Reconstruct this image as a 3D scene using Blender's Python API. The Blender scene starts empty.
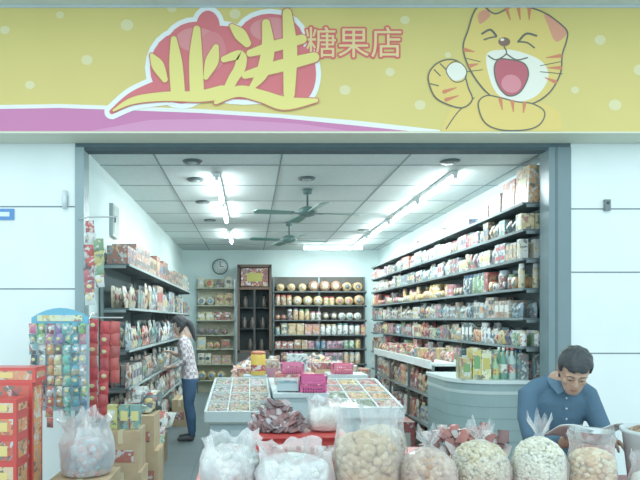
import bpy, bmesh, math, random
from mathutils import Vector, Matrix, noise
from mathutils.geometry import tessellate_polygon
R = random.Random(7)
scene = bpy.context.scene
COL = scene.collection

HAZE_MIX = 0.23  # haze put into the palette: colours blended toward pale grey-cyan, darks lifted
def lin(c):
    o = []
    for v, g in zip(c[:3], (160, 188, 194)):
        v = (v*(1-HAZE_MIX)+g*HAZE_MIX)/255.0
        o.append(v/12.92 if v <= 0.04045 else ((v+0.055)/1.055)**2.4)
    return (o[0], o[1], o[2], 1.0)

# ---------------------------------------------------------------- materials
MATS = {}
def nmat(name):
    m = bpy.data.materials.new(name); m.use_nodes = True
    nt = m.node_tree; nt.nodes.clear()
    out = nt.nodes.new('ShaderNodeOutputMaterial')
    b = nt.nodes.new('ShaderNodeBsdfPrincipled')
    nt.links.new(b.outputs[0], out.inputs[0])
    MATS[name] = m
    return m, nt, b, out

def tex(nt, kind, scale, **kw):
    tc = nt.nodes.new('ShaderNodeTexCoord')
    t = nt.nodes.new(kind)
    t.inputs['Scale'].default_value = scale
    nt.links.new(tc.outputs['Object'], t.inputs['Vector'])
    for k, v in kw.items():
        if k in t.inputs: t.inputs[k].default_value = v
    return t

def attr_mat(name, rough=0.6, metal=0.0, spec=0.4, var=0.12, nscale=8, bump=0.0, bscale=60):
    m, nt, b, out = nmat(name)
    a = nt.nodes.new('ShaderNodeAttribute'); a.attribute_name = 'Col'
    n = tex(nt, 'ShaderNodeTexNoise', nscale)
    mr = nt.nodes.new('ShaderNodeMapRange')
    mr.inputs[3].default_value = 1-var; mr.inputs[4].default_value = 1+var
    nt.links.new(n.outputs['Fac'], mr.inputs[0])
    vm = nt.nodes.new('ShaderNodeVectorMath'); vm.operation = 'SCALE'
    nt.links.new(a.outputs['Color'], vm.inputs[0]); nt.links.new(mr.outputs[0], vm.inputs['Scale'])
    nt.links.new(vm.outputs[0], b.inputs['Base Color'])
    b.inputs['Roughness'].default_value = rough
    b.inputs['Metallic'].default_value = metal
    b.inputs['Specular IOR Level'].default_value = spec
    if bump:
        n2 = tex(nt, 'ShaderNodeTexNoise', bscale)
        bp = nt.nodes.new('ShaderNodeBump'); bp.inputs['Strength'].default_value = bump
        bp.inputs['Distance'].default_value = 0.01
        nt.links.new(n2.outputs['Fac'], bp.inputs['Height']); nt.links.new(bp.outputs[0], b.inputs['Normal'])
    return m
attr_mat('matte', 0.8)
attr_mat('plastic', 0.35, spec=0.5, var=0.05)
attr_mat('paint', 0.6, spec=0.25, var=0.04, nscale=2)
attr_mat('metal', 0.3, metal=0.8, var=0.05)
attr_mat('cloth', 0.9, spec=0.1, var=0.15, nscale=6, bump=0.6, bscale=14)
attr_mat('skin', 0.55, spec=0.3, var=0.06, nscale=12)
attr_mat('hair', 0.5, spec=0.4, var=0.3, nscale=40, bump=0.6, bscale=90)
attr_mat('nut', 0.6, spec=0.3, var=0.3, nscale=25, bump=0.5, bscale=120)

def print_mat(name, s1, rough):
    m, nt, b, out = nmat(name)
    a = nt.nodes.new('ShaderNodeAttribute'); a.attribute_name = 'Col'
    n = tex(nt, 'ShaderNodeTexNoise', s1)
    cr = nt.nodes.new('ShaderNodeValToRGB')
    cr.color_ramp.interpolation = 'CONSTANT'
    cr.color_ramp.elements[0].color = (0, 0, 0, 1)
    cr.color_ramp.elements[1].position = 0.52; cr.color_ramp.elements[1].color = (0.85, 0.85, 0.85, 1)
    nt.links.new(n.outputs['Fac'], cr.inputs[0])
    v = tex(nt, 'ShaderNodeTexVoronoi', s1*0.5)
    cr2 = nt.nodes.new('ShaderNodeValToRGB'); cr2.color_ramp.interpolation = 'CONSTANT'
    e = cr2.color_ramp.elements
    e[0].color = lin((206, 212, 210)); e[1].position = 0.28; e[1].color = lin((204, 172, 108))
    e.new(0.40).color = lin((160, 84, 76)); e.new(0.5).color = lin((120, 150, 150)); e.new(0.6).color = lin((206, 206, 200))
    e.new(0.7).color = lin((84, 104, 90)); e.new(0.82).color = lin((70, 66, 70))
    sp = nt.nodes.new('ShaderNodeSeparateColor')
    nt.links.new(v.outputs['Color'], sp.inputs[0]); nt.links.new(sp.outputs[0], cr2.inputs[0])
    mx = nt.nodes.new('ShaderNodeMix'); mx.data_type = 'RGBA'
    nt.links.new(cr.outputs[0], mx.inputs['Factor'])
    nt.links.new(a.outputs['Color'], mx.inputs['A']); nt.links.new(cr2.outputs[0], mx.inputs['B'])
    nt.links.new(mx.outputs['Result'], b.inputs['Base Color'])
    b.inputs['Roughness'].default_value = rough
print_mat('print', 28, 0.4)

def proc(name, c1, c2, scale=6, rough=0.7, kind='ShaderNodeTexNoise', bump=0.0):
    m, nt, b, out = nmat(name)
    n = tex(nt, kind, scale)
    cr = nt.nodes.new('ShaderNodeValToRGB')
    cr.color_ramp.elements[0].color = lin(c1); cr.color_ramp.elements[1].color = lin(c2)
    cr.color_ramp.elements[0].position = 0.3; cr.color_ramp.elements[1].position = 0.7
    src = n.outputs['Fac'] if kind == 'ShaderNodeTexNoise' else n.outputs[0]
    nt.links.new(src, cr.inputs[0]); nt.links.new(cr.outputs[0], b.inputs['Base Color'])
    b.inputs['Roughness'].default_value = rough
    if bump:
        bp = nt.nodes.new('ShaderNodeBump'); bp.inputs['Strength'].default_value = bump
        bp.inputs['Distance'].default_value = 0.01
        nt.links.new(src, bp.inputs['Height']); nt.links.new(bp.outputs[0], b.inputs['Normal'])
    return m
proc('facade', (238, 250, 248), (246, 255, 254), 3, 0.4)
proc('wall', (218, 238, 236), (228, 246, 244), 2, 0.8)
proc('ceil', (206, 214, 212), (216, 224, 222), 30, 0.9)
proc('cardboard', (176, 140, 98), (192, 158, 116), 8, 0.85)
proc('grain_white', (212, 205, 188), (240, 236, 224), 80, 0.7, bump=0.8)
m, nt, b, out = nmat('floor')
t = tex(nt, 'ShaderNodeTexBrick', 1.0)
t.offset = 0; t.inputs['Color1'].default_value = lin((92, 104, 108)); t.inputs['Color2'].default_value = lin((102, 114, 118))
t.inputs['Mortar'].default_value = lin((70, 80, 84)); t.inputs['Mortar Size'].default_value = 0.006
t.inputs['Brick Width'].default_value = 0.6; t.inputs['Row Height'].default_value = 0.6
nt.links.new(t.outputs['Color'], b.inputs['Base Color']); b.inputs['Roughness'].default_value = 0.35
m, nt, b, out = nmat('plaid')
w1 = tex(nt, 'ShaderNodeTexChecker', 24)
w1.inputs['Color1'].default_value = lin((222, 210, 212)); w1.inputs['Color2'].default_value = lin((150, 132, 144))
nt.links.new(w1.outputs['Color'], b.inputs['Base Color']); b.inputs['Roughness'].default_value = 0.9
def emis(name, c, s):
    m, nt, b, out = nmat(name)
    b.inputs['Emission Color'].default_value = c; b.inputs['Emission Strength'].default_value = s
    b.inputs['Base Color'].default_value = (1, 1, 1, 1)
emis('tube', (0.9, 1, 1, 1), 34)
def clear(name, c, fac, rough, edge=0.5):
    m, nt, b, out = nmat(name)
    nt.nodes.remove(b)
    tr = nt.nodes.new('ShaderNodeBsdfTransparent'); gl = nt.nodes.new('ShaderNodeBsdfGlossy')
    df = nt.nodes.new('ShaderNodeBsdfDiffuse')
    gl.inputs['Roughness'].default_value = rough; df.inputs['Color'].default_value = c
    m1 = nt.nodes.new('ShaderNodeMixShader'); m2 = nt.nodes.new('ShaderNodeMixShader')
    lw = nt.nodes.new('ShaderNodeLayerWeight'); lw.inputs[0].default_value = 0.35
    m1.inputs[0].default_value = 0.45
    nt.links.new(df.outputs[0], m1.inputs[1]); nt.links.new(gl.outputs[0], m1.inputs[2])
    ma = nt.nodes.new('ShaderNodeMath'); ma.operation = 'MULTIPLY_ADD'
    ma.inputs[1].default_value = edge; ma.inputs[2].default_value = fac
    nt.links.new(lw.outputs['Facing'], ma.inputs[0])
    nt.links.new(ma.outputs[0], m2.inputs[0])
    nt.links.new(tr.outputs[0], m2.inputs[1]); nt.links.new(m1.outputs[0], m2.inputs[2])
    nt.links.new(m2.outputs[0], out.inputs[0])
clear('clear_bag', (0.9, 0.95, 0.97, 1), 0.14, 0.2)
clear('white_bag', (0.92, 0.95, 0.97, 1), 0.40, 0.25)
clear('glass', (0.85, 0.95, 0.95, 1), 0.03, 0.05, 0.12)

# ---------------------------------------------------------------- mesh builder
class MB:
    def __init__(s):
        s.v = []; s.f = []; s.c = []; s.m = []; s.sm = []; s.ml = []
    def add(s, vs, fs, col=(200, 200, 200), mat='matte', smooth=False, M=None):
        o = len(s.v)
        if M is not None: vs = [M @ Vector(v) for v in vs]
        s.v.extend([tuple(v) for v in vs])
        if mat not in s.ml: s.ml.append(mat)
        mi = s.ml.index(mat); cl = lin(col)
        for f in fs:
            s.f.append(tuple(i+o for i in f)); s.c.append(cl); s.m.append(mi); s.sm.append(smooth)
    def box(s, x0, x1, y0, y1, z0, z1, col=(200, 200, 200), mat='matte', M=None):
        vs = [(x0,y0,z0),(x1,y0,z0),(x1,y1,z0),(x0,y1,z0),(x0,y0,z1),(x1,y0,z1),(x1,y1,z1),(x0,y1,z1)]
        fs = [(0,3,2,1),(4,5,6,7),(0,1,5,4),(1,2,6,5),(2,3,7,6),(3,0,4,7)]
        s.add(vs, fs, col, mat, False, M)
    def lathe(s, prof, n=14, col=(200,200,200), mat='plastic', M=None, smooth=True, wob=None, cap=True):
        vs = []; fs = []
        for k, (r, z) in enumerate(prof):
            for i in range(n):
                a = 2*math.pi*i/n
                rr = r; zz = z
                if wob: rr, zz = wob(a, k/(len(prof)-1), r, z)
                vs.append((rr*math.cos(a), rr*math.sin(a), zz))
        for k in range(len(prof)-1):
            for i in range(n):
                j = (i+1) % n
                fs.append((k*n+i, k*n+j, (k+1)*n+j, (k+1)*n+i))
        if cap:
            fs.append(tuple(range(n-1, -1, -1))); fs.append(tuple((len(prof)-1)*n+i for i in range(n)))
        s.add(vs, fs, col, mat, smooth, M)
    def tube(s, pts, ra, rb=None, side=(1,0,0), n=14, col=(200,200,200), mat='matte', M=None, smooth=True):
        pts = [Vector(p) for p in pts]; rb = rb or ra
        side = Vector(side); rings = []
        N = len(pts)
        def fr(i):
            if i == 0: t = pts[1]-pts[0]
            elif i == N-1: t = pts[-1]-pts[-2]
            else: t = (pts[i+1]-pts[i]).normalized()+(pts[i]-pts[i-1]).normalized()
            t.normalize(); sd = side - t*side.dot(t)
            if sd.length < 1e-3: sd = Vector((0,1,0.1)) - t*Vector((0,1,0.1)).dot(t)
            sd.normalize(); return t, sd, t.cross(sd)
        def ring(i, off, k):
            t, a, b2 = fr(i); c = pts[i]+t*off
            return [c + a*(ra[i]*k*math.cos(2*math.pi*q/n)) + b2*(rb[i]*k*math.sin(2*math.pi*q/n)) for q in range(n)]
        r0 = min(ra[0], rb[0]); r1 = min(ra[-1], rb[-1])
        rings.append(ring(0, -r0*0.95, 0.3)); rings.append(ring(0, -r0*0.6, 0.8))
        for i in range(N): rings.append(ring(i, 0, 1))
        rings.append(ring(N-1, r1*0.6, 0.8)); rings.append(ring(N-1, r1*0.95, 0.3))
        vs = [p for r in rings for p in r]; fs = []
        for k in range(len(rings)-1):
            for i in range(n):
                j = (i+1) % n; fs.append((k*n+i, k*n+j, (k+1)*n+j, (k+1)*n+i))
        fs.append(tuple(range(n-1, -1, -1))); fs.append(tuple((len(rings)-1)*n+i for i in range(n)))
        s.add(vs, fs, col, mat, smooth, M)
    def ball(s, c, r, col, mat='plastic', n=8, m=5, M=None):
        if not hasattr(r, '__len__'): r = (r, r, r)
        vs = [(c[0], c[1], c[2]-r[2])]; fs = []
        for k in range(1, m):
            ph = -math.pi/2+math.pi*k/m
            for i in range(n):
                a = 2*math.pi*i/n
                vs.append((c[0]+r[0]*math.cos(ph)*math.cos(a), c[1]+r[1]*math.cos(ph)*math.sin(a), c[2]+r[2]*math.sin(ph)))
        vs.append((c[0], c[1], c[2]+r[2]))
        for i in range(n):
            j = (i+1) % n
            fs.append((0, 1+j, 1+i)); fs.append((len(vs)-1, 1+(m-2)*n+i, 1+(m-2)*n+j))
            for k in range(m-2): fs.append((1+k*n+i, 1+k*n+j, 1+(k+1)*n+j, 1+(k+1)*n+i))
        s.add(vs, fs, col, mat, True, M)
    def pouch(s, w, h, t, col, col2, mat='print', M=None):
        nx, nz = 4, 5; vs = []; fs = []
        for sgn in (-1, 1):
            for k in range(nz+1):
                for i in range(nx+1):
                    u = i/nx; v = k/nz
                    bul = math.sin(math.pi*u)**0.6*math.sin(math.pi*min(max((v-0.06)/0.88, 0), 1))**0.6 if 0 < u < 1 else 0
                    vs.append(((u-0.5)*w*(1-0.05*math.sin(math.pi*v)), sgn*t*0.5*bul+t*0.5, v*h))
        st = (nx+1)*(nz+1)
        for k in range(nz):
            for i in range(nx):
                a = k*(nx+1)+i
                fs.append((a, a+1, a+nx+2, a+nx+1)); fs.append((st+a, st+a+nx+1, st+a+nx+2, st+a+1))
        s.add(vs, fs, col, mat, True, M)
        if col2:
            s.ball((0, 0.02*t, h*0.52), (w*0.28, t*0.12, h*0.17), col2, 'plastic', 8, 4, M)
    def obj(s, name, parent=None):
        me = bpy.data.meshes.new(name); me.from_pydata(s.v, [], s.f)
        for k in s.ml: me.materials.append(MATS[k])
        me.polygons.foreach_set('material_index', s.m)
        me.polygons.foreach_set('use_smooth', s.sm)
        at = me.color_attributes.new('Col', 'FLOAT_COLOR', 'CORNER')
        buf = []
        for f, c in zip(s.f, s.c): buf.extend(list(c)*len(f))
        at.data.foreach_set('color', buf); me.update()
        o = bpy.data.objects.new(name, me); COL.objects.link(o)
        if parent: o.parent = parent
        return o

def T(x, y, z, rz=0, rx=0, ry=0):
    return Matrix.Translation((x, y, z)) @ Matrix.Rotation(rz, 4, 'Z') @ Matrix.Rotation(ry, 4, 'Y') @ Matrix.Rotation(rx, 4, 'X')
def empty(name):
    o = bpy.data.objects.new(name, None); COL.objects.link(o); o.empty_display_size = 0.1
    return o

# ================================================================ ROOM SHELL
XL, XR, YF, YB, ZC = -1.5, 2.85, 5.4, 13.3, 3.15
def simple(name, boxes, mat, col=(200,200,200)):
    mb = MB()
    for bx in boxes: mb.box(*bx, col=col, mat=mat)
    return mb.obj(name)
simple('floor', [(-7, 7, 0.4, 13.5, -0.1, 0.0)], 'floor')
simple('wall_left', [(XL-0.12, XL, YF+0.15, YB, 0, ZC)], 'wall')
simple('wall_right', [(XR, XR+0.12, YF+0.15, YB, 0, ZC)], 'wall')
simple('wall_back', [(XL-0.12, XR+0.12, YB, YB+0.12, 0, ZC)], 'wall')
simple('ceiling', [(XL-0.12, XR+0.12, YF+0.15, YB+0.12, ZC, ZC+0.1)], 'ceil')
mb = MB()
for i in range(4):
    x = XL+0.6+1.2*i
    if x < XR: mb.box(x-0.008, x+0.008, YF+0.16, YB, ZC-0.006, ZC, (120,132,132))
y = YF+0.6
while y < YB:
    mb.box(XL, XR, y-0.009, y+0.009, ZC-0.005, ZC, (130,142,142)); y += 0.9
mb.obj('trim_ceiling_grid')
mb = MB(); mb.box(-4.6, -1.57, YF, YF+0.15, 0, 4.4, mat='facade')
for z in (2.62, 1.88, 1.15): mb.box(-4.6, -1.57, YF-0.002, YF, z-0.006, z+0.006, (100,115,120))
mb.obj('wall_front_left')
mb = MB(); mb.box(2.88, 5.4, YF, YF+0.15, 0, 4.4, mat='facade')
for z in (2.6, 2.03, 1.3): mb.box(2.88, 5.4, YF-0.002, YF, z-0.006, z+0.006, (100,115,120))
mb.obj('wall_front_right')
mb = MB()
mb.box(-1.57, -1.49, YF-0.02, YF+0.15, 0, ZC, (128,152,156), 'plastic')
mb.box(2.68, 2.88, YF-0.02, YF+0.15, 0, ZC, (96,118,124), 'plastic')
mb.box(2.74, 2.76, YF-0.024, YF-0.02, 0, ZC, (66,84,90), 'plastic')
mb.box(-1.57, 2.88, YF-0.01, YF+0.15, ZC, 4.4, (62,80,86), 'matte')
mb.box(-1.49, 2.68, YF+0.0, YF+0.14, ZC-0.02, ZC, (50,66,72), 'matte')
mb.obj('trim_doorway')
mb = MB(); mb.box(-4.6, 5.4, 4.3, YF, 4.27, 4.4, (206,216,214)); mb.obj('ceiling_canopy')
for x in (-0.62, 1.0, 2.42):
    mb = MB(); mb.lathe([(0.09, 0), (0.1, 0.03), (0.1, 0.06)], 18, (235,240,240), M=T(x, 4.75, 4.21))
    mb.lathe([(0.03, -0.03), (0.07, -0.01), (0.075, 0.0)], 18, (250,250,245), M=T(x, 4.75, 4.21)); mb.obj('canopy_lamp')

# ================================================================ SIGN
YS = 5.1; SU = 0.0085
def catmull(pts, closed=True, k=6):
    n = len(pts); out = []
    rng = range(n) if closed else range(n-1)
    for i in rng:
        if closed: p0, p1, p2, p3 = pts[(i-1)%n], pts[i], pts[(i+1)%n], pts[(i+2)%n]
        else: p0, p1, p2, p3 = pts[max(i-1,0)], pts[i], pts[i+1], pts[min(i+2,n-1)]
        for j in range(k):
            t = j/k
            out.append(tuple(0.5*((2*p1[d])+(-p0[d]+p2[d])*t+(2*p0[d]-5*p1[d]+4*p2[d]-p3[d])*t*t+(-p0[d]+3*p1[d]-3*p2[d]+p3[d])*t**3) for d in range(len(p1))))
    if not closed: out.append(tuple(pts[-1]))
    return out
def S(u, v, l): return ((u-250)*SU, YS-0.0009*l, 1.6+(320-v)*SU)
class Sign(MB):
    def poly(s, pts, l, col, sm=True):
        if sm: pts = catmull(pts)
        v3 = [Vector((p[0], -p[1], 0)) for p in pts]
        tris = []
        for t in tessellate_polygon([v3]):
            a, b, c = [v3[i] for i in t]
            tris.append(tuple(t) if (b-a).cross(c-a).z > 0 else tuple(reversed(t)))
        s.add([S(p[0], p[1], l) for p in pts], tris, col, 'paint')
    def ell(s, cx, cy, rx, ry, l, col, rot=0):
        s.poly([(cx+rx*math.cos(a)*math.cos(rot)-ry*math.sin(a)*math.sin(rot), cy+rx*math.cos(a)*math.sin(rot)+ry*math.sin(a)*math.cos(rot)) for a in [2*math.pi*i/24 for i in range(24)]], l, col, False)
    def stroke(s, pts, l, col, w=1.2, closed=False, sm=True):
        pts = [(p[0], p[1], p[2] if len(p) > 2 else w) for p in pts]
        if sm and len(pts) > 2: pts = catmull(pts, closed)
        if closed: pts = pts+[pts[0]]
        Lf = []; Rt = []
        for i, p in enumerate(pts):
            a = pts[max(i-1,0)]; b = pts[min(i+1,len(pts)-1)]
            dx, dy = b[0]-a[0], b[1]-a[1]; L = math.hypot(dx, dy) or 1
            nx, ny = -dy/L, dx/L
            Lf.append((p[0]+nx*p[2]/2, p[1]+ny*p[2]/2)); Rt.append((p[0]-nx*p[2]/2, p[1]-ny*p[2]/2))
        vs = []; fs = []
        for a, b in zip(Lf, Rt): vs += [S(a[0], a[1], l), S(b[0], b[1], l)]
        for i in range(len(pts)-1): fs.append((2*i, 2*i+2, 2*i+3, 2*i+1))
        s.add(vs, fs, col, 'paint')
        if not closed:
            for (p, q) in ((pts[0], pts[1]), (pts[-1], pts[-2])):
                ang = math.atan2(p[1]-q[1], p[0]-q[0]); r = p[2]/2
                s.poly([(p[0]+r*math.cos(ang+t), p[1]+r*math.sin(ang+t)) for t in [math.pi*(-0.5+i/8) for i in range(9)]], l, col, False)
sg = Sign()
SIGNP = empty('shop_sign')
mb = MB(); mb.box((-60-250)*SU, (720-250)*SU, YS, YF-0.02, 1.6+188*SU, 1.6+312*SU, (226,198,100), 'paint')
mb.box((-60-250)*SU, (720-250)*SU, YS-0.01, YF-0.02, 1.6+312*SU, 1.6+314.5*SU, (190,200,200), 'paint')
mb.box((-60-250)*SU, (720-250)*SU, YS-0.01, YF-0.02, 1.6+186.5*SU, 1.6+188*SU, (225,225,200), 'paint')
mb.obj('sign_board', SIGNP)
for (u, v, r) in [(87,60,7),(5,30,6),(153,80,6),(127,25,8),(172,8,6),(235,14,7),(420,105,7),(448,55,4),(405,20,6),(615,105,8),(600,40,7),(575,90,5),(30,85,6),(345,90,7),(60,15,5),(390,72,6),(640,70,8),(-20,60,7)]:
    sg.ell(u, v, r*0.8, r*0.7, 1, (234,218,156))
sg.poly([(-60,103),(0,105),(60,104),(120,106),(200,109),(280,114),(360,121),(440,130),(440,131.4),(-60,131.4)], 1, (246,244,236), False)
sg.poly([(-60,107),(0,109),(60,108),(120,110),(200,113),(280,118),(350,125),(410,131.2),(-60,131.2)], 2, (206,104,160), False)
sg.poly([(90,131.2),(150,120),(220,119),(300,124),(350,131.2)], 3, (218,130,178), False)
def blob(g, l, col):
    for (u, v, a, b) in [(182,68,32,36),(196,48,30,26),(222,54,30,28),(262,62,44,34),(270,42,34,28),(208,28,12,17),(300,74,16,28),(245,84,50,16)]:
        sg.ell(u, v, a+g, b+g, l, col); l += 0.2
    sg.stroke([(112,112,5+2*g),(135,98,14+2*g),(170,88,24+2*g)], l, col)
blob(5, 4, (250,250,248)); blob(0, 7, (226,92,98))
sg.ell(196,40,20,12,10,(232,128,130)); sg.ell(272,30,22,12,10.2,(232,128,130)); sg.ell(212,52,14,20,10.4,(228,112,116))
strokes = [
 [(174,40,6),(176,64,13),(178,92,14)], [(197,30,7),(196,58,13),(197,92,14)],
 [(152,56,4),(158,66,12),(165,80,6)], [(216,48,6),(212,62,13),(206,78,5)],
 [(114,111,2),(134,101,7),(165,97,9),(198,97,11),(222,93,14)],
 [(232,27,5),(240,35,12),(247,44,8)], [(224,60,6),(240,56,10),(240,68,11),(233,80,10),(226,94,9)],
 [(216,103,4),(238,92,11),(262,97,12),(285,104,13),(316,101,4)],
 [(250,54,7),(274,47,11),(302,40,9)], [(245,76,7),(275,68,12),(314,58,10)],
 [(266,24,8),(268,50,13),(262,74,12),(250,90,4)], [(287,14,9),(290,50,14),(289,95,11)]]
for i, st in enumerate(strokes): sg.stroke([(p[0], p[1], p[2]+2.2) for p in st], 12+i*0.25, (210,100,84))
for i, st in enumerate(strokes): sg.stroke(st, 15.5+i*0.25, (244,222,112))
DK = (90,82,70); OR = (238,200,96); ST = (218,112,72); WH = (250,244,226); PK = (228,122,134)
body = [(470,100),(488,92),(520,98),(545,104),(560,112),(562,131),(446,131),(452,112)]
sg.poly([(462,84),(474,96),(470,108),(458,116),(446,131),(440,131),(450,110),(455,96)], 3, OR, False)
sg.poly(body, 3.3, OR, False); sg.stroke([(446,129),(458,112),(474,98)], 3.7, DK)
head = [(474,12),(482,6),(495,14),(512,7),(530,8),(546,14),(560,24),(567,32),(566,42),(562,55),(560,74),(548,94),(528,105),(505,104),(486,92),(470,70),(463,48),(468,30)]
sg.poly(head, 4, OR); sg.stroke(head, 5, DK, 1.6, True)
sg.poly([(545,14),(567,30),(556,42),(548,26)], 4.5, (232,142,106))
sg.poly([(478,14),(486,10),(490,16),(480,24)], 4.5, (232,142,106))
sg.poly([(486,56),(502,50),(520,52),(542,62),(548,78),(536,96),(514,102),(494,90)], 4.6, WH)
for st in ([(506,8),(510,20)],[(518,7),(520,20)],[(529,9),(529,20)],[(560,56),(546,58)],[(560,68),(548,68)],[(555,82),(545,78)],[(465,50),(474,52)],[(470,66),(478,64)]):
    sg.stroke([(st[0][0], st[0][1], 4), (st[1][0], st[1][1], 1)], 5.4, ST, sm=False)
sg.stroke([(482,34),(490,30),(496,36)], 6, DK, 2.2); sg.stroke([(484,40),(490,38),(496,37)], 6.3, DK, 1.6)
sg.stroke([(518,42),(526,34),(536,36)], 6, DK, 2.2); sg.stroke([(519,42),(527,43),(534,48)], 6.3, DK, 1.6)
sg.ell(504,42,6,4.5,6,(124,80,62)); sg.ell(502,40,2,1.4,6.5,WH)
sg.stroke([(504,47),(506,54),(496,60),(488,56)], 6, DK, 1.4); sg.stroke([(506,54),(516,60),(527,58)], 6.3, DK, 1.4)
mouth = [(498,60),(510,60),(524,64),(528,76),(520,92),(508,96),(498,86),(494,70)]
sg.poly(mouth, 6.6, (194,74,88)); sg.stroke(mouth, 7.4, DK, 1.4, True)
sg.ell(511,84,10,9,7,PK,0.3)
for w in ([(540,66),(560,62)],[(540,72),(562,74)],[(480,62),(464,58)],[(482,70),(466,72)]): sg.stroke(w, 6.8, DK, 0.8, sm=False)
paw = [(428,78),(434,66),(446,60),(458,62),(464,74),(468,88),(472,100),(462,108),(446,104),(434,96)]
sg.poly(paw, 6, OR); sg.stroke(paw, 7, DK, 1.5, True)
for st in ([(434,70),(440,76)],[(440,64),(446,70)],[(430,84),(438,86)]): sg.stroke(st, 7.5, DK, 1.2, sm=False)
sg.ell(456,72,10,9,7.8,WH); sg.stroke([(446,72),(450,64),(458,62),(466,70),(464,80),(454,82)], 8.2, DK, 1, True)
for st in ([(444,92),(456,88)],[(446,100),(458,96)]): sg.stroke([(st[0][0],st[0][1],4),(st[1][0],st[1][1],1)], 7.4, ST, sm=False)
arm = [(478,104),(486,96),(500,98),(516,102),(532,104),(544,112),(540,124),(526,130),(500,130),(484,122)]
sg.poly(arm, 8, OR); sg.stroke(arm, 8.6, DK, 1.4, True)
for st in ([(500,100),(502,110)],[(512,102),(513,112)],[(524,104),(523,113)]): sg.stroke([(st[0][0],st[0][1],4),(st[1][0],st[1][1],1)], 9, ST, sm=False)
sg.obj('sign_artwork', SIGNP)
def text_mesh(body, size):
    cu = bpy.data.curves.new('txt', 'FONT'); cu.body = body; cu.size = size*SU
    cu.fill_mode = 'FRONT'
    o = bpy.data.objects.new('txt', cu); COL.objects.link(o)
    dg = bpy.context.evaluated_depsgraph_get(); dg.update()
    me = bpy.data.meshes.new_from_object(o.evaluated_get(dg))
    bpy.data.objects.remove(o)
    return [v.co.copy() for v in me.vertices], [tuple(p.vertices) for p in me.polygons]
try:
    tv, tf = text_mesh('糖果店', 33)
    m2 = MB(); RX = Matrix.Rotation(math.pi/2, 4, 'X')
    for k in range(14):
        a = 2*math.pi*k/14
        M = Matrix.Translation(S(304+1.9*math.cos(a), 55+1.9*math.sin(a), 3+0.25*k)) @ RX
        m2.add([M @ v for v in tv], tf, (228,84,80), 'paint')
    M = Matrix.Translation(S(304, 55, 7.5)) @ RX
    m2.add([M @ v for v in tv], tf, (246,210,136), 'paint')
    m2.obj('sign_lettering', SIGNP)
except Exception as e: print('text failed', e)

# ================================================================ CEILING FITTINGS
def tube_light(x, y0, y1, w=34, horiz=False):
    mb = MB()
    if horiz:
        mb.box(y0, y1, x-0.03, x+0.03, ZC-0.05, ZC-0.006, (235,240,240))
        mb.tube([(y0+0.02, x, ZC-0.08), (y1-0.02, x, ZC-0.08)], [0.024]*2, side=(0,0,1), n=10, mat='tube')
    else:
        mb.box(x-0.03, x+0.03, y0, y1, ZC-0.05, ZC-0.006, (235,240,240))
        mb.tube([(x, y0+0.02, ZC-0.08), (x, y1-0.02, ZC-0.08)], [0.024]*2, side=(1,0,0), n=10, mat='tube')
        for yy in (y0, y1): mb.box(x-0.02, x+0.02, yy-0.01, yy+0.01, ZC-0.09, ZC-0.04, (230,235,235))
    mb.obj('fluorescent_light')
    L = bpy.data.lights.new('tube_lamp', 'AREA'); L.shape = 'RECTANGLE'; L.energy = w; L.color = (0.86, 1.0, 0.99)
    L.size = 0.12; L.size_y = 1.1
    o = bpy.data.objects.new('tube_lamp', L); COL.objects.link(o)
    if horiz: o.location = ((y0+y1)/2, x, ZC-0.12); o.rotation_euler = (0,0,math.pi/2)
    else: o.location = (x, (y0+y1)/2, ZC-0.12)
for (a, b) in ((6.3, 7.5), (7.8, 9.0), (10.2, 11.4)): tube_light(-0.35, a, b, 24)
for (a, b) in ((6.2, 7.4), (7.6, 8.8), (9.2, 10.4), (10.9, 12.1)): tube_light(2.12, a, b, 24)
tube_light(12.3, 1.1, 2.3, 20, horiz=True)
def fan(x, y, rot):
    mb = MB()
    mb.lathe([(0.012, 0.02), (0.012, 0.16), (0.05, 0.165), (0.06, 0.219)], 14, (60,88,86), M=T(x, y, 2.925))
    mb.lathe([(0.03, -0.05), (0.09, -0.03), (0.12, 0), (0.11, 0.04), (0.05, 0.07)], 18, (50,82,78), M=T(x, y, 2.87))
    for k in range(4):
        M = T(x, y, 2.86, rot+k*math.pi/2)
        mb.box(0.08, 0.2, -0.02, 0.02, -0.006, 0.004, (70,90,90), 'metal', M)
        M2 = M @ Matrix.Rotation(0.2, 4, 'X')
        vs = [(0.17,-0.045,0),(0.4,-0.065,0),(0.62,-0.07,0),(0.66,0,0),(0.62,0.06,0),(0.4,0.055,0),(0.17,0.04,0)]
        vs2 = [(a, b, c+0.008) for a, b, c in vs]; n = len(vs)
        mb.add(vs+vs2, [tuple(range(n-1,-1,-1)), tuple(range(n, 2*n))]+[(i,(i+1)%n,n+(i+1)%n,n+i) for i in range(n)], (66,122,112), 'plastic', False, M2)
    mb.obj('ceiling_fan')
fan(0.68, 7.1, 0.2); fan(0.62, 9.5, 0.3)
for (x, y) in ((-0.56,5.85),(1.95,5.85),(0.62,6.55),(-0.6,6.6),(-0.62,7.85),(1.95,10.3),(-0.62,9.3)):
    mb = MB(); mb.lathe([(0.06,-0.02),(0.09,-0.018),(0.1,0.0)], 18, (50,60,62), M=T(x, y, ZC)); mb.lathe([(0.03,-0.03),(0.05,-0.02)], 12, (150,160,160), M=T(x, y, ZC)); mb.obj('ceiling_downlight')

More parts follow.
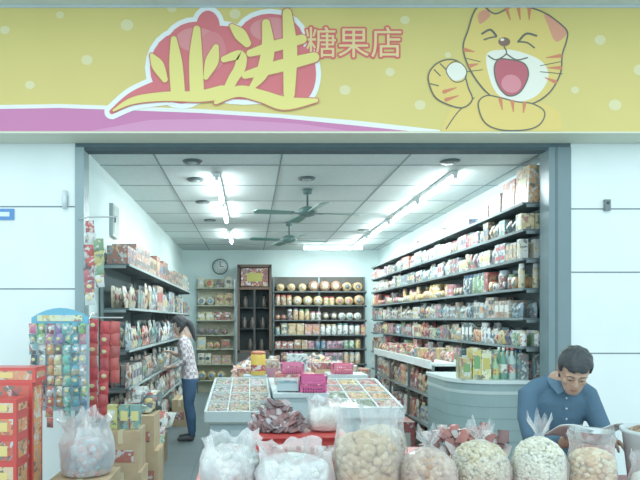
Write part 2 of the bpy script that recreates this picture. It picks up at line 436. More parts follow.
# ================================================================ GOODS
PAL = [(186,60,60),(190,80,66),(200,134,86),(210,180,104),(220,220,214),(110,150,104),(78,116,156),(186,116,140),(134,74,66),(104,86,74),(226,228,226),(170,190,200),(104,150,146),(206,170,126),(140,60,72),(216,198,150),(236,238,236),(94,86,112),(64,80,84),(54,66,78),(90,100,100)]
WARM = [(178,58,56),(190,84,68),(200,144,88),(206,172,104),(156,66,58),(216,208,190),(126,70,60),(186,112,98),(200,150,120),(80,60,56),(196,160,100)]
PALE = [(206,212,214),(186,184,174),(214,212,200),(180,192,196),(194,160,142),(166,140,118),(206,190,160),(160,180,166),(176,90,88),(112,138,156),(98,94,92),(80,90,96)]
TAN = [(176,126,76),(206,160,96),(190,146,100),(150,96,66),(214,176,112),(196,150,84)]
def item(mb, kind, x, y, z, w, d, h, c1, c2, M):
    Mi = M @ T(x, y, z)
    if kind == 'box':
        mb.box(-w/2, w/2, 0, d, 0, h, c1, 'print', Mi)
        mb.box(-w*0.36, w*0.36, -0.002, 0, h*0.35, h*0.75, c2, 'plastic', Mi)
    elif kind == 'pouch':
        mb.pouch(w, h, d*0.8, c1, c2, 'print', Mi @ Matrix.Rotation(R.uniform(-0.15, 0.05), 4, 'X'))
    elif kind == 'jar':
        r = w/2; Mj = Mi @ Matrix.Translation((0, r, 0))
        mb.lathe([(r*0.92,0),(r,h*0.05),(r,h*0.78),(r*0.75,h*0.86)], 10, c1, 'print', Mj)
        mb.lathe([(r*0.82,h*0.84),(r*0.82,h)], 10, c2, 'plastic', Mj, False)
    elif kind == 'tin':
        r = min(w, h)/2; Mj = Mi @ Matrix.Translation((0, d, r)) @ Matrix.Rotation(math.pi/2, 4, 'X')
        mb.lathe([(r*0.97,0),(r,0.01),(r,d*0.9),(r*0.94,d)], 16, c1, 'plastic', Mj)
        mb.lathe([(r*0.6,d),(r*0.58,d+0.004)], 14, c2, 'print', Mj)
    elif kind == 'bottle':
        r = w/2; Mj = Mi @ Matrix.Translation((0, r, 0))
        mb.lathe([(r*0.9,0),(r,h*0.04),(r,h*0.58),(r*0.35,h*0.78),(r*0.3,h*0.92)], 10, c1, 'plastic', Mj)
        mb.lathe([(r*1.01,h*0.2),(r*1.01,h*0.48)], 10, c2, 'print', Mj, False, cap=False)
        mb.lathe([(r*0.36,h*0.9),(r*0.36,h)], 8, c2, 'plastic', Mj)
def fill(mb, M, L, depth, z, hmax, kinds, pal, wr=(0.08, 0.16), rows=2, x0=0.02):
    x = x0
    while x < L-0.05:
        k = R.choice(kinds); w = R.uniform(*wr); h = hmax*R.uniform(0.6, 0.98)
        if k in ('jar', 'bottle'): w = min(w, 0.12)
        c1 = R.choice(pal); c2 = R.choice(PAL); n = R.randint(1, 3)
        st = 2 if (k == 'box' and R.random() < 0.4) else 1
        for _ in range(n):
            if x+w > L: break
            dd = min(depth/rows-0.01, w if k != 'pouch' else 0.07)
            for r in range(rows):
                for q in range(st):
                    item(mb, k, x+w/2, 0.015+r*(depth/rows), z+q*h/st, w*0.96, dd, h/st*0.99, c1, c2, M)
            x += w+0.004
        x += 0.006
def rack(name, M, L, depth, levels, top, col=(66,76,80), posts=4, back=(96,108,110), lip=(100,112,114)):
    mb = MB()
    for z in levels:
        mb.box(0, L, 0, depth, z-0.018, z, col, 'paint', M)
        mb.box(0, L, -0.006, 0, z-0.022, z+0.003, lip, 'paint', M)
    for i in range(posts+1):
        x = L*i/posts
        mb.box(x-0.015, x+0.015, depth-0.04, depth-0.01, 0, top, (130,140,140), 'metal', M)
        for z in levels: mb.box(x-0.006, x+0.006, 0.03, depth, z-0.045, z-0.018, (120,130,130), 'metal', M)
    mb.box(0, L, depth-0.01, depth, 0, top, back, 'matte', M)
    return mb.obj(name)
ML = T(-1.2, 5.95, 0, math.pi/2)
lv = [0.2, 0.55, 0.92, 1.3, 1.72, 2.16]
rack('shelving_unit', ML, 6.2, 0.29, lv, 2.2, lip=(160,176,176))
mb = MB()
for i, z in enumerate(lv):
    hm = (lv[i+1]-z-0.05) if i < 5 else 0.3
    if i == 5: fill(mb, ML, 6.2, 0.27, z, hm, ['box'], [(170,130,96),(180,114,90),(196,156,124),(160,86,70),(190,166,140)], (0.2, 0.32), 1)
    else: fill(mb, ML, 6.2, 0.27, z, hm*0.9, ['pouch','pouch','box'], PALE if i in (1,2,4) else PAL, (0.1, 0.19), 2)
mb.obj('snack_packages')
MR = T(2.55, 12.6, 0, -math.pi/2)
rv = [0.25, 0.6, 0.95, 1.35, 1.62, 1.9, 2.18, 2.45]
rack('shelving_unit', MR, 7.0, 0.29, rv+[2.70], 2.7, posts=6)
mb = MB()
for i, z in enumerate(rv):
    hm = (rv[i+1]-z-0.035) if i < 7 else 0.21
    kinds = [['pouch'],['pouch','box'],['box'],['jar','box','pouch'],['pouch','pouch','box'],['jar','box','tin'],['pouch','box'],['box','jar','pouch']][i]
    fill(mb, MR, 6.95, 0.27, z, hm, kinds, [PAL,PAL,PAL,PAL,PALE,PAL+TAN,PALE,PAL][i], (0.06, 0.13), 2)
mb.obj('snack_packages')
mb = MB(); fill(mb, T(2.55, 9.6, 0, -math.pi/2), 2.6, 0.27, 2.70, 0.13, ['box'], PAL, (0.12,0.2), 1); mb.obj('snack_boxes')
MBk = T(0.52, 12.96, 0)
bv = [0.3, 0.65, 0.98, 1.28, 1.6, 1.92, 2.22]
rack('back_shelf', MBk, 2.0, 0.3, bv, 2.55, col=(60,64,64), posts=2, back=(76,66,60), lip=(80,86,86))
mb = MB()
for i, z in enumerate(bv):
    hm = (bv[i+1]-z-0.04) if i < 6 else 0.28
    kd, pl = [(['jar','box','pouch'],PAL),(['jar','box','pouch'],PAL),(['jar','box','pouch'],PAL),(['jar','box'],WARM+PAL),(['jar','jar','tin'],WARM+TAN),(['tin','jar'],TAN+WARM),(['tin','tin','jar'],TAN+[(150,60,54)])][i]
    fill(mb, MBk, 1.98, 0.28, z, hm, kd, pl, (0.18, 0.25) if i >= 5 else (0.1,0.18), 2)
mb.obj('candy_jars')
MB2 = T(-1.16, 12.96, 0)
rack('back_shelf', MB2, 0.82, 0.3, bv[:6]+[2.3], 2.5, col=(150,146,126), posts=1, back=(196,190,160), lip=(170,170,150))
mb = MB()
for i, z in enumerate(bv[:6]+[2.3]):
    fill(mb, MB2, 0.8, 0.28, z, 0.27, ['tin','pouch','box'], [(206,186,120),(196,166,96),(176,84,70),(214,206,180),(110,90,70)], (0.14, 0.22), 1)
mb.obj('snack_packages')
mb = MB()
x0, x1, y0, y1 = -0.27, 0.46, 12.75, 13.25
BR = (70,48,38)
mb.box(x0, x1, y1-0.03, y1, 0.0, 2.78, BR); mb.box(x0, x0+0.05, y0, y1, 0, 2.78, BR); mb.box(x1-0.05, x1, y0, y1, 0, 2.78, BR)
mb.box(x0, x1, y0, y1, 2.72, 2.78, (80,54,42)); mb.box(x0, x1, y0, y1, 0.9, 0.95, BR); mb.box(x0+0.05, x1-0.05, y0, y0+0.02, 0.0, 0.9, (50,46,44))
mb.box(x0+0.05, x1-0.05, y0, y0+0.03, 2.25, 2.3, (96,60,44))
mb.box(x0+0.08, x1-0.08, y0+0.01, y0+0.03, 2.32, 2.7, (120,40,36), 'print'); mb.box(x0+0.2, x1-0.2, y0+0.005, y0+0.012, 2.42, 2.60, (170,156,60), 'paint')
for z in (1.4, 1.85): mb.box(x0+0.05, x1-0.05, y0+0.1, y1-0.04, z, z+0.02, (30,34,36))
mb.box(x0+0.05, x1-0.05, y0+0.3, y0+0.32, 0.95, 2.25, (4,8,10), 'matte')
mb.box((x0+x1)/2-0.02, (x0+x1)/2+0.02, y0, y0+0.03, 0, 2.25, (40,32,28))
for (a, z) in ((-0.12,1.42),(0.05,1.42),(0.28,1.42),(-0.1,1.87),(0.3,1.87),(0.0,0.95),(0.25,0.95)):
    mb.lathe([(0.05,0),(0.055,0.02),(0.055,0.16),(0.03,0.2),(0.03,0.24)],10,(60,44,36),'plastic',T(a,y0+0.2,z))
mb.obj('wooden_cabinet')
mb = MB(); Mc = T(-0.66, YB, 2.78) @ Matrix.Rotation(math.pi/2, 4, 'X')
mb.lathe([(0.17,0),(0.18,0.02),(0.17,0.045),(0.15,0.04)], 28, (90,110,110), M=Mc); mb.lathe([(0.15,0.03),(0.15,0.042)], 28, (235,240,238), M=Mc)
mb.box(-0.008,0.008,0,0.11,0.043,0.047,(30,30,30),M=Mc); mb.box(0,0.08,-0.008,0.008,0.043,0.047,(30,30,30),M=Mc)
for k in range(12):
    a = k*math.pi/6; mb.ball((0.125*math.cos(a),0.125*math.sin(a),0.043),0.009,(40,40,40),n=6,m=4,M=Mc)
mb.obj('wall_clock')
mb = MB()
for (yy, h, c, tilt) in ((5.78,0.36,(206,150,100),0.06),(6.08,0.30,(186,84,72),0.05),(6.4,0.22,(160,172,164),0.0),(6.72,0.16,(180,80,70),0.0)):
    M = T(2.58, yy, 2.705, -math.pi/2) @ Matrix.Rotation(-tilt, 4, 'X')
    mb.box(-0.14,0.14,0.03,0.15,0,h,c,'print',M); mb.box(-0.09,0.09,0.026,0.03,h*0.3,h*0.7,(220,200,150),'plastic',M)
mb.obj('gift_boxes')
mb = MB(); mb.box(-1.5,-1.46,6.4,6.7,2.5,2.85,(150,165,165),'plastic'); mb.box(-1.46,-1.455,6.43,6.67,2.53,2.82,(120,135,135),'plastic'); mb.box(-1.455,-1.445,6.45,6.47,2.65,2.7,(60,60,60)); mb.obj('electrical_panel')

# ================================================================ RIGHT COUNTERS
mb = MB()
mb.box(2.0, 2.5, 6.6, 9.6, 1.09, 1.12, (230,240,238), 'plastic'); mb.box(1.98, 2.0, 6.6, 9.6, 1.06, 1.15, (236,244,242), 'plastic')
for z in (0.05, 0.4, 0.75): mb.box(2.0, 2.5, 6.6, 9.6, z-0.02, z, (110,120,120), 'plastic')
for yy in (6.6, 7.6, 8.6, 9.57):
    for xx in (2.0, 2.47): mb.box(xx, xx+0.03, yy, yy+0.03, 0, 1.1, (120,130,130), 'metal')
mb.box(2.485, 2.5, 6.6, 9.6, 0, 1.1, (80,90,90))
mb.obj('low_display_shelf')
mb = MB(); MW = T(2.03, 9.56, 0, -math.pi/2)
fill(mb, MW, 2.9, 0.44, 1.12, 0.16, ['pouch','box'], WARM, (0.1, 0.18), 2)
for z in (0.05, 0.4, 0.75): fill(mb, MW, 2.9, 0.42, z, 0.27, ['pouch','box','pouch'], WARM+PALE, (0.1, 0.18), 2)
mb.obj('snack_packages')
mb = MB(); n = 16
def cpath(off):
    pts = [(2.66, 5.62-off)]
    cx, cy, r = 2.32, 6.0, 0.38+off
    for i in range(n+1):
        a = -math.pi/2 - i*math.pi/2/n; pts.append((cx+r*math.cos(a), cy+r*math.sin(a)))
    pts.append((cx-r, 6.55)); pts.append((2.53, 6.55)); pts.append((2.53, 5.9)); return pts
def prism(pts, z0, z1, col, mat='plastic'):
    k = len(pts)
    mb.add([(p[0],p[1],z0) for p in pts]+[(p[0],p[1],z1) for p in pts], [tuple(range(k-1,-1,-1)), tuple(range(k,2*k))]+[(i,k+i,k+(i+1)%k,(i+1)%k) for i in range(k)], col, mat)
prism(cpath(-0.03), 0, 0.1, (80,90,90)); prism(cpath(0), 0.1, 1.0, (126,150,150)); prism(cpath(0.02), 1.0, 1.035, (206,220,218)); prism(cpath(0.005), 0.9, 0.93, (176,192,190))
for i in range(1, 7): prism(cpath(0.003), 0.12+i*0.11, 0.124+i*0.11, (100,120,120))
mb.obj('checkout_counter')
mb = MB()
x = 2.06
for (k, w, h, c1, c2) in [('box',0.09,0.2,(186,170,100),(100,146,70)),('box',0.08,0.29,(216,196,90),(90,150,80)),('box',0.09,0.27,(226,222,170),(200,180,70)),('bottle',0.07,0.22,(150,190,140),(206,180,80)),('bottle',0.075,0.3,(80,136,110),(220,226,216)),('bottle',0.075,0.3,(170,196,190),(180,76,66)),('bottle',0.07,0.28,(110,156,146),(70,120,170))]:
    item(mb, k, x, 5.70, 1.035, w, 0.07, h, c1, c2, Matrix()); item(mb, k, x, 5.80, 1.035, w, 0.07, h, c1, c2, Matrix()); x += w+0.008
mb.obj('drink_bottles')

# ================================================================ ISLAND
def candy_bin(x0, x1, y0, y1, zf, zb, pal, name='candy_display_bin'):
    P = empty(name)
    mb = MB(); L = y1-y0; sl = math.atan2(zb-zf, L); LL = math.hypot(L, zb-zf)
    mb.box(x0+0.04, x1-0.04, y0+0.05, y1-0.04, 0, zf-0.13, (140,160,166), 'plastic')
    for i in range(3): mb.box(x0+0.06+i*(x1-x0-0.1)/3, x0+0.02+(i+1)*(x1-x0-0.1)/3, y0+0.04, y0+0.05, 0.08, zf-0.2, (170,186,190), 'plastic')
    M = T(x0, y0, zf) @ Matrix.Rotation(sl, 4, 'X'); W = x1-x0
    mb.box(0, W, 0, LL, -0.13, -0.11, (150,156,150), 'plastic', M)
    nx = 3; ny = 4
    for i in range(nx+1):
        w2 = 0.012 if i in (0, nx) else 0.006
        mb.box(W*i/nx-w2, W*i/nx+w2, 0, LL, -0.11, 0, (186,200,202), 'plastic', M)
    for j in range(ny+1):
        w2 = 0.014 if j in (0, ny) else 0.006
        mb.box(0, W, LL*j/ny-w2, LL*j/ny+w2, -0.11, 0, (186,200,202), 'plastic', M)
    mb.obj('bin_body', P)
    mb = MB()
    for i in range(nx):
        for j in range(ny):
            c = R.choice(pal); c3 = R.choice(pal)
            for _ in range(130):
                a = W*(i+R.uniform(0.07, 0.93))/nx; b = LL*(j+R.uniform(0.04, 0.96))/ny
                cc = tuple(min(255, max(0, q+R.randint(-30, 20))) for q in R.choice((c, c, c3)))
                mb.ball((a, b, -0.045+R.uniform(0, 0.03)), (0.026, 0.018, 0.014), cc, 'plastic', 6, 4, M)
    mb.obj('candies', P)
    mb = MB(); mb.box(0, W, 0, LL, 0.002, 0.006, mat='glass', M=M); mb.obj('glass_lid', P)
candy_bin(-0.45, 0.22, 6.05, 7.9, 0.68, 0.84, [(170,150,124),(160,100,84),(170,126,90),(134,126,108),(114,72,56),(160,158,156),(90,66,56)])
candy_bin(0.84, 1.58, 6.2, 7.6, 0.70, 0.86, [(176,134,40),(160,66,34),(84,116,48),(190,100,46),(150,46,42),(190,156,66),(66,86,40)])
mb = MB(); mb.box(0.26, 0.8, 6.2, 7.9, 0, 0.8, (150,168,172), 'plastic'); mb.box(0.24, 0.82, 6.18, 7.92, 0.8, 0.84, (196,208,210), 'plastic')
mb.box(0.3, 0.76, 6.17, 6.18, 0.1, 0.75, (176,190,194), 'plastic'); mb.obj('display_counter')
def basket(x, y, z, w, d, h, col):
    mb = MB(); t = 0.012
    for k in range(4):
        z0 = z+h*k/4
        e = 0.03*k/4
        for (a,b,c,dd) in ((x-w/2-e,x+w/2+e,y-d/2-e,y-d/2-e+t),(x-w/2-e,x+w/2+e,y+d/2+e-t,y+d/2+e),(x-w/2-e,x-w/2-e+t,y-d/2-e,y+d/2+e),(x+w/2+e-t,x+w/2+e,y-d/2-e,y+d/2+e)):
            mb.box(a,b,c,dd,z0,z0+h*(0.14 if k<3 else 0.26),col,'plastic')
    e = 0.02
    for i in range(10):
        f = i/9; xx = x-w/2+f*w; yy = y-d/2+f*d
        mb.box(xx-0.006,xx+0.006,y-d/2-e,y-d/2-e+t,z,z+h,col,'plastic'); mb.box(xx-0.006,xx+0.006,y+d/2+e-t,y+d/2+e,z,z+h,col,'plastic')
        mb.box(x-w/2-e,x-w/2-e+t,yy-0.006,yy+0.006,z,z+h,col,'plastic'); mb.box(x+w/2+e-t,x+w/2+e,yy-0.006,yy+0.006,z,z+h,col,'plastic')
    mb.box(x-w/2,x+w/2,y-d/2,y+d/2,z,z+0.01,col,'plastic')
    for _ in range(12):
        mb.pouch(0.08,0.1,0.04,R.choice(WARM),None,'print',T(x+R.uniform(-w/4,w/4),y+R.uniform(-d/5,d/5),z+0.02+R.uniform(0,0.05),R.uniform(0,6),R.uniform(-1.3,-0.9)))
    mb.obj('plastic_basket')
basket(0.665, 6.4, 0.842, 0.24, 0.24, 0.17, (226,70,140))
basket(0.50, 7.2, 0.965, 0.22, 0.22, 0.12, (226,100,146))
basket(1.2, 7.85, 0.902, 0.22, 0.22, 0.13, (226,96,130))
mb = MB(); mb.box(1.0, 1.5, 7.64, 8.1, 0, 0.9, (180,192,196), 'plastic'); mb.box(1.04,1.46,7.635,7.64,0.1,0.8,(200,212,214),'plastic'); mb.obj('display_pedestal')
mb = MB(); mb.box(0.3, 0.78, 7.0, 7.42, 0.842, 0.96, (186,70,60), 'print'); mb.box(0.3,0.78,6.995,7.0,0.87,0.93,(220,206,190),'plastic'); mb.obj('candy_carton')
mb = MB(); M = T(0.11, 8.02, 0.0)
mb.box(-0.2,0.12,-0.09,0.2,0,0.86,(170,184,188),'plastic',M); mb.box(-0.17,0.09,-0.095,-0.09,0.1,0.8,(200,208,208),'plastic',M); mb.obj('display_plinth')
mb = MB(); M = T(0.11, 8.05, 0.862)
mb.lathe([(0.095,0),(0.1,0.01),(0.1,0.27),(0.095,0.28)],18,(220,174,50),'plastic',M); mb.lathe([(0.1015,0.06),(0.1015,0.14)],18,(176,50,46),'print',M,False,cap=False)
mb.lathe([(0.097,0.28),(0.097,0.31),(0.08,0.32)],18,(186,90,50),'plastic',M); mb.obj('cookie_tin')
mb = MB(); M = T(0.40, 6.42, 0.842)
mb.box(-0.11,0.11,-0.1,0.16,0.01,0.09,(176,192,198),'plastic',M); mb.box(-0.13,0.11,-0.02,0.17,0.11,0.12,(220,226,228),'metal',M); mb.box(-0.03,0.03,0.04,0.1,0.09,0.11,(120,120,120),'metal',M)
mb.add([(-0.10,-0.1,0.091),(0.10,-0.1,0.091),(0.10,-0.03,0.105),(-0.10,-0.03,0.105)],[(0,1,2,3)],(60,100,120),'plastic',False,M)
for a in (-0.1,0.1):
    for b in (-0.08,0.13): mb.lathe([(0.012,0),(0.012,0.012)],8,(50,50,50),M=M@T(a,b,0))
mb.obj('electronic_scale')
def heap(name, x0, x1, y0, y1, z, hh, n, pal, size=0.13):
    mb = MB()
    for _ in range(n):
        x = R.uniform(x0, x1); y = R.uniform(y0, y1)
        u = (x-x0)/(x1-x0)*2-1; v = (y-y0)/(y1-y0)*2-1
        zz = z + hh*max(0, (1-u*u*0.8)*(1-v*v*0.8))*R.uniform(0.2, 1)
        w = size*R.uniform(0.7, 1.3)
        mb.pouch(w, w*1.3, w*0.35, R.choice(pal), R.choice([None]+PAL), 'print', T(x, y, zz, R.uniform(-0.9, 0.9), R.uniform(-1.4, -0.5), R.uniform(-0.4, 0.4)) @ Matrix.Translation((0,0,-w*0.3)))
    mb.v = [(v[0], v[1], max(v[2], z+0.003)) for v in mb.v]
    return mb.obj(name)
mb = MB(); mb.box(-0.3, 1.6, 8.3, 11.2, 0.66, 0.7, (206,216,216), 'plastic')
for xx in (-0.26, 0.65, 1.54):
    for yy in (8.35, 11.1): mb.box(xx-0.02, xx+0.02, yy-0.02, yy+0.02, 0, 0.66, (150,160,160), 'metal')
mb.box(-0.28,1.58,8.4,11.1,0.2,0.23,(190,200,200),'plastic')
mb.obj('display_table')
heap('snack_heap', -0.25, 0.5, 8.8, 10.8, 0.7, 0.28, 120, WARM+PALE)
heap('snack_heap', 0.55, 1.55, 8.8, 10.8, 0.7, 0.3, 170, WARM+PALE)
mb = MB()
for (x, y, w, h, c) in ((0.66,8.45,0.28,0.42,(206,214,216)),(1.02,8.5,0.3,0.3,(170,64,60)),(0.3,8.45,0.2,0.34,(186,150,126)),(1.38,8.45,0.24,0.26,(200,190,176)),(-0.08,8.45,0.2,0.22,(166,72,66))):
    mb.box(x-w/2, x+w/2, y-0.1, y+0.1, 0.7, 0.7+h, c, 'print'); mb.box(x-w*0.35, x+w*0.35, y-0.103, y-0.1, 0.7+h*0.3, 0.7+h*0.7, R.choice(PAL), 'plastic')
mb.obj('snack_cartons')
mb = MB()
for (x, y, w, d, h, c) in ((1.76,8.1,0.26,0.4,0.5,(170,86,70)),(1.76,8.7,0.26,0.4,0.6,(180,150,116)),(1.78,7.2,0.26,0.5,0.42,(170,64,60)),(1.8,9.9,0.3,0.4,0.8,(180,90,76)),(1.9,10.6,0.3,0.4,0.7,(196,180,156))):
    mb.box(x-w/2,x+w/2,y-d/2,y+d/2,0,h,c,'print'); mb.box(x-w*0.3,x+w*0.3,y-d/2-0.003,y-d/2,h*0.3,h*0.7,(216,210,196),'plastic')
mb.obj('carton_stack')

# ================================================================ LEFT FRONT GOODS
def carton(mb, x0, x1, y0, y1, z0, z1):
    mb.box(x0, x1, y0, y1, z0, z1, mat='cardboard')
    xm = (x0+x1)/2
    mb.box(xm-0.02, xm+0.02, y0-0.002, y0, z1-0.1, z1, (214,196,150), 'plastic'); mb.box(xm-0.02, xm+0.02, y0, y1, z1, z1+0.002, (214,196,150), 'plastic')
    mb.box(x0+0.04, x1-0.04, y0-0.003, y0, z0+(z1-z0)*0.25, z0+(z1-z0)*0.55, (170,80,64), 'print')
mb = MB()
carton(mb, -1.22, -0.9, 4.95, 5.3, 0, 0.34); carton(mb, -1.22, -0.92, 4.95, 5.28, 0.34, 0.68); carton(mb, -1.12, -0.84, 5.5, 5.85, 0, 0.4); carton(mb, -1.15, -0.88, 5.5, 5.85, 0.4, 0.72); carton(mb, -1.17,-0.92,6.0,6.4,0,0.3); carton(mb, -1.17,-0.95,6.5,6.9,0,0.34)
carton(mb, -1.17,-0.95,9.0,9.6,0,0.4)
mb.obj('cardboard_boxes')
mb = MB()
for (x, y, z) in ((-1.16,5.05,0.683),(-1.06,5.05,0.683),(-0.97,5.05,0.683)):
    item(mb, 'box', x, y, z, 0.085, 0.07, 0.2, R.choice([(120,160,96),(190,190,100),(100,150,140)]), (220,210,120), Matrix())
mb.obj('drink_cartons')
mb = MB()
for _ in range(26):
    a = _ < 14
    mb.pouch(0.14,0.18,0.06,R.choice(PAL),R.choice(PAL),'print',T(R.uniform(-1.08,-0.94),R.uniform(5.6,5.8) if a else R.uniform(6.05,6.8),(0.74 if a else 0.37)+R.uniform(0,0.1),R.uniform(-0.6,0.6),R.uniform(-1.2,-0.5)))
mb.obj('snack_pouches')
P = empty('gift_box_stack')
mb = MB()
def gbox(x0,x1,y0,y1,z0,z1,c,c2):
    mb.box(x0,x1,y0,y1,z0,z1,c,'plastic'); mb.box(x0+0.02,x1-0.02,y0-0.002,y0,z0+0.02,z1-0.02,c2,'print'); xm=(x0+x1)/2
    mb.box(xm-(x1-x0)*0.22,xm+(x1-x0)*0.22,y0-0.004,y0-0.002,z0+(z1-z0)*0.3,z0+(z1-z0)*0.7,(240,206,110),'plastic')
    mb.box(x1,x1+0.002,y0+0.03,y1-0.03,z0+0.03,z1-0.03,(232,140,76),'print')
for i, (z0, z1) in enumerate(((0,0.3),(0.3,0.52),(0.52,0.7),(0.7,0.86),(0.86,1.0),(1.0,1.1))):
    gbox(-1.66,-1.46,3.75,3.95,z0,z1,(214,40,34),[(206,76,56),(230,120,66),(230,186,140)][i%3])
for i, (z0, z1) in enumerate(((0,0.3),(0.3,0.55),(0.55,0.75),(0.75,0.9),(0.9,1.02))):
    gbox(-1.95,-1.69,3.72,3.98,z0,z1,(204,40,36),[(230,140,86),(206,66,52),(230,196,140)][i%3])
gbox(-1.95,-1.46,4.02,4.22,0,1.18,(214,40,34),(214,76,60)); gbox(-1.97,-1.44,4.02,4.24,1.18,1.28,(220,50,42),(226,130,96))
mb.obj('boxes', P)
P = empty('hanging_snack_rack'); mb = MB()
def arcz(x): return 1.70-0.35*(x+1.56)**2*4
xs = [-1.80+0.47*i/8 for i in range(9)]
for i in range(8):
    a, b = xs[i], xs[i+1]
    mb.add([(a,4.94,1.57),(b,4.94,1.57),(b,4.94,arcz(b)),(a,4.94,arcz(a)),(a,4.955,1.57),(b,4.955,1.57),(b,4.955,arcz(b)),(a,4.955,arcz(a))],[(0,1,2,3),(5,4,7,6),(3,2,6,7),(0,4,5,1)],(80,170,206),'plastic')
mb.box(-1.75,-1.38,4.933,4.94,1.59,1.64,(216,226,176),'print')
mb.box(-1.80,-1.33,4.955,4.97,0.85,1.58,(186,214,226),'plastic')
for xx in (-1.76,-1.37):
    mb.tube([(xx,4.97,1.56),(xx,5.2,1.66),(xx,5.398,1.66)],[0.006]*3,mat='metal',n=8)
mb.obj('board', P); mb = MB()
for j, x in enumerate((-1.77,-1.70,-1.63,-1.56,-1.49,-1.42,-1.36)):
    c = R.choice([(90,176,160),(120,176,100),(206,100,140),(146,116,176),(216,190,90),(80,150,170)])
    for k in range(10):
        if R.random() < 0.35: c = R.choice(PAL+[(90,176,160),(120,176,100),(80,150,180)])
        if k > 7 and j % 2: continue
        mb.pouch(0.06,0.082,0.028,c,R.choice([None,(226,216,140),(236,236,236)]),'print',T(x,4.87+R.uniform(-0.015,0.03),1.49-0.085*k,R.uniform(-0.4,0.4),0,R.uniform(-0.1,0.1)))
mb.obj('small_packs', P)
P = empty('hanging_snack_strips'); mb = MB()
mb.tube([(-1.53,5.37,2.5),(-1.42,5.25,2.5),(-1.16,5.22,2.5)],[0.007]*3,mat='metal',n=8); mb.tube([(-1.53,5.37,1.62),(-1.4,5.2,1.62),(-1.1,5.18,1.62)],[0.007]*3,mat='metal',n=8)
mb.obj('rods', P); mb = MB()
for (x, y, zt, n, pal) in ((-1.40,5.24,2.36,7,[(186,60,58),(210,214,210),(180,84,90)]),(-1.31,5.23,2.2,4,[(110,146,100),(186,176,96),(210,214,210)]),(-1.36,5.19,1.5,8,[(200,30,36),(204,60,50)]),(-1.26,5.18,1.48,8,[(200,36,40),(186,46,50)]),(-1.17,5.18,1.48,5,[(190,56,50),(160,50,46)])):
    for k in range(n): mb.pouch(0.09,0.11,0.035,R.choice(pal),R.choice([None,None,(230,206,140)]),'plastic' if zt<1.6 else 'print',T(x,y-0.02,zt-0.105*k,R.uniform(-0.3,0.3),0,R.uniform(-0.1,0.1)))
mb.obj('packs', P)
mb = MB(); mb.box(-2.4,-2.12,YF-0.012,YF,2.5,2.6,(50,120,196),'plastic'); mb.box(-2.36,-2.16,YF-0.014,YF-0.012,2.53,2.57,(225,240,250),'plastic'); mb.obj('address_plate')
mb = MB(); mb.box(3.18,3.23,YF-0.03,YF,2.58,2.68,(90,100,104),'plastic'); mb.ball((3.205,YF-0.03,2.65),0.014,(30,40,40)); mb.obj('door_buzzer')
mb = MB(); mb.lathe([(0.022,0),(0.022,0.16)],12,(220,232,234),M=T(-1.66,YF-0.022,2.6)); mb.box(-1.69,-1.63,YF-0.01,YF,2.64,2.72,(180,190,194),'metal'); mb.obj('flag_holder')

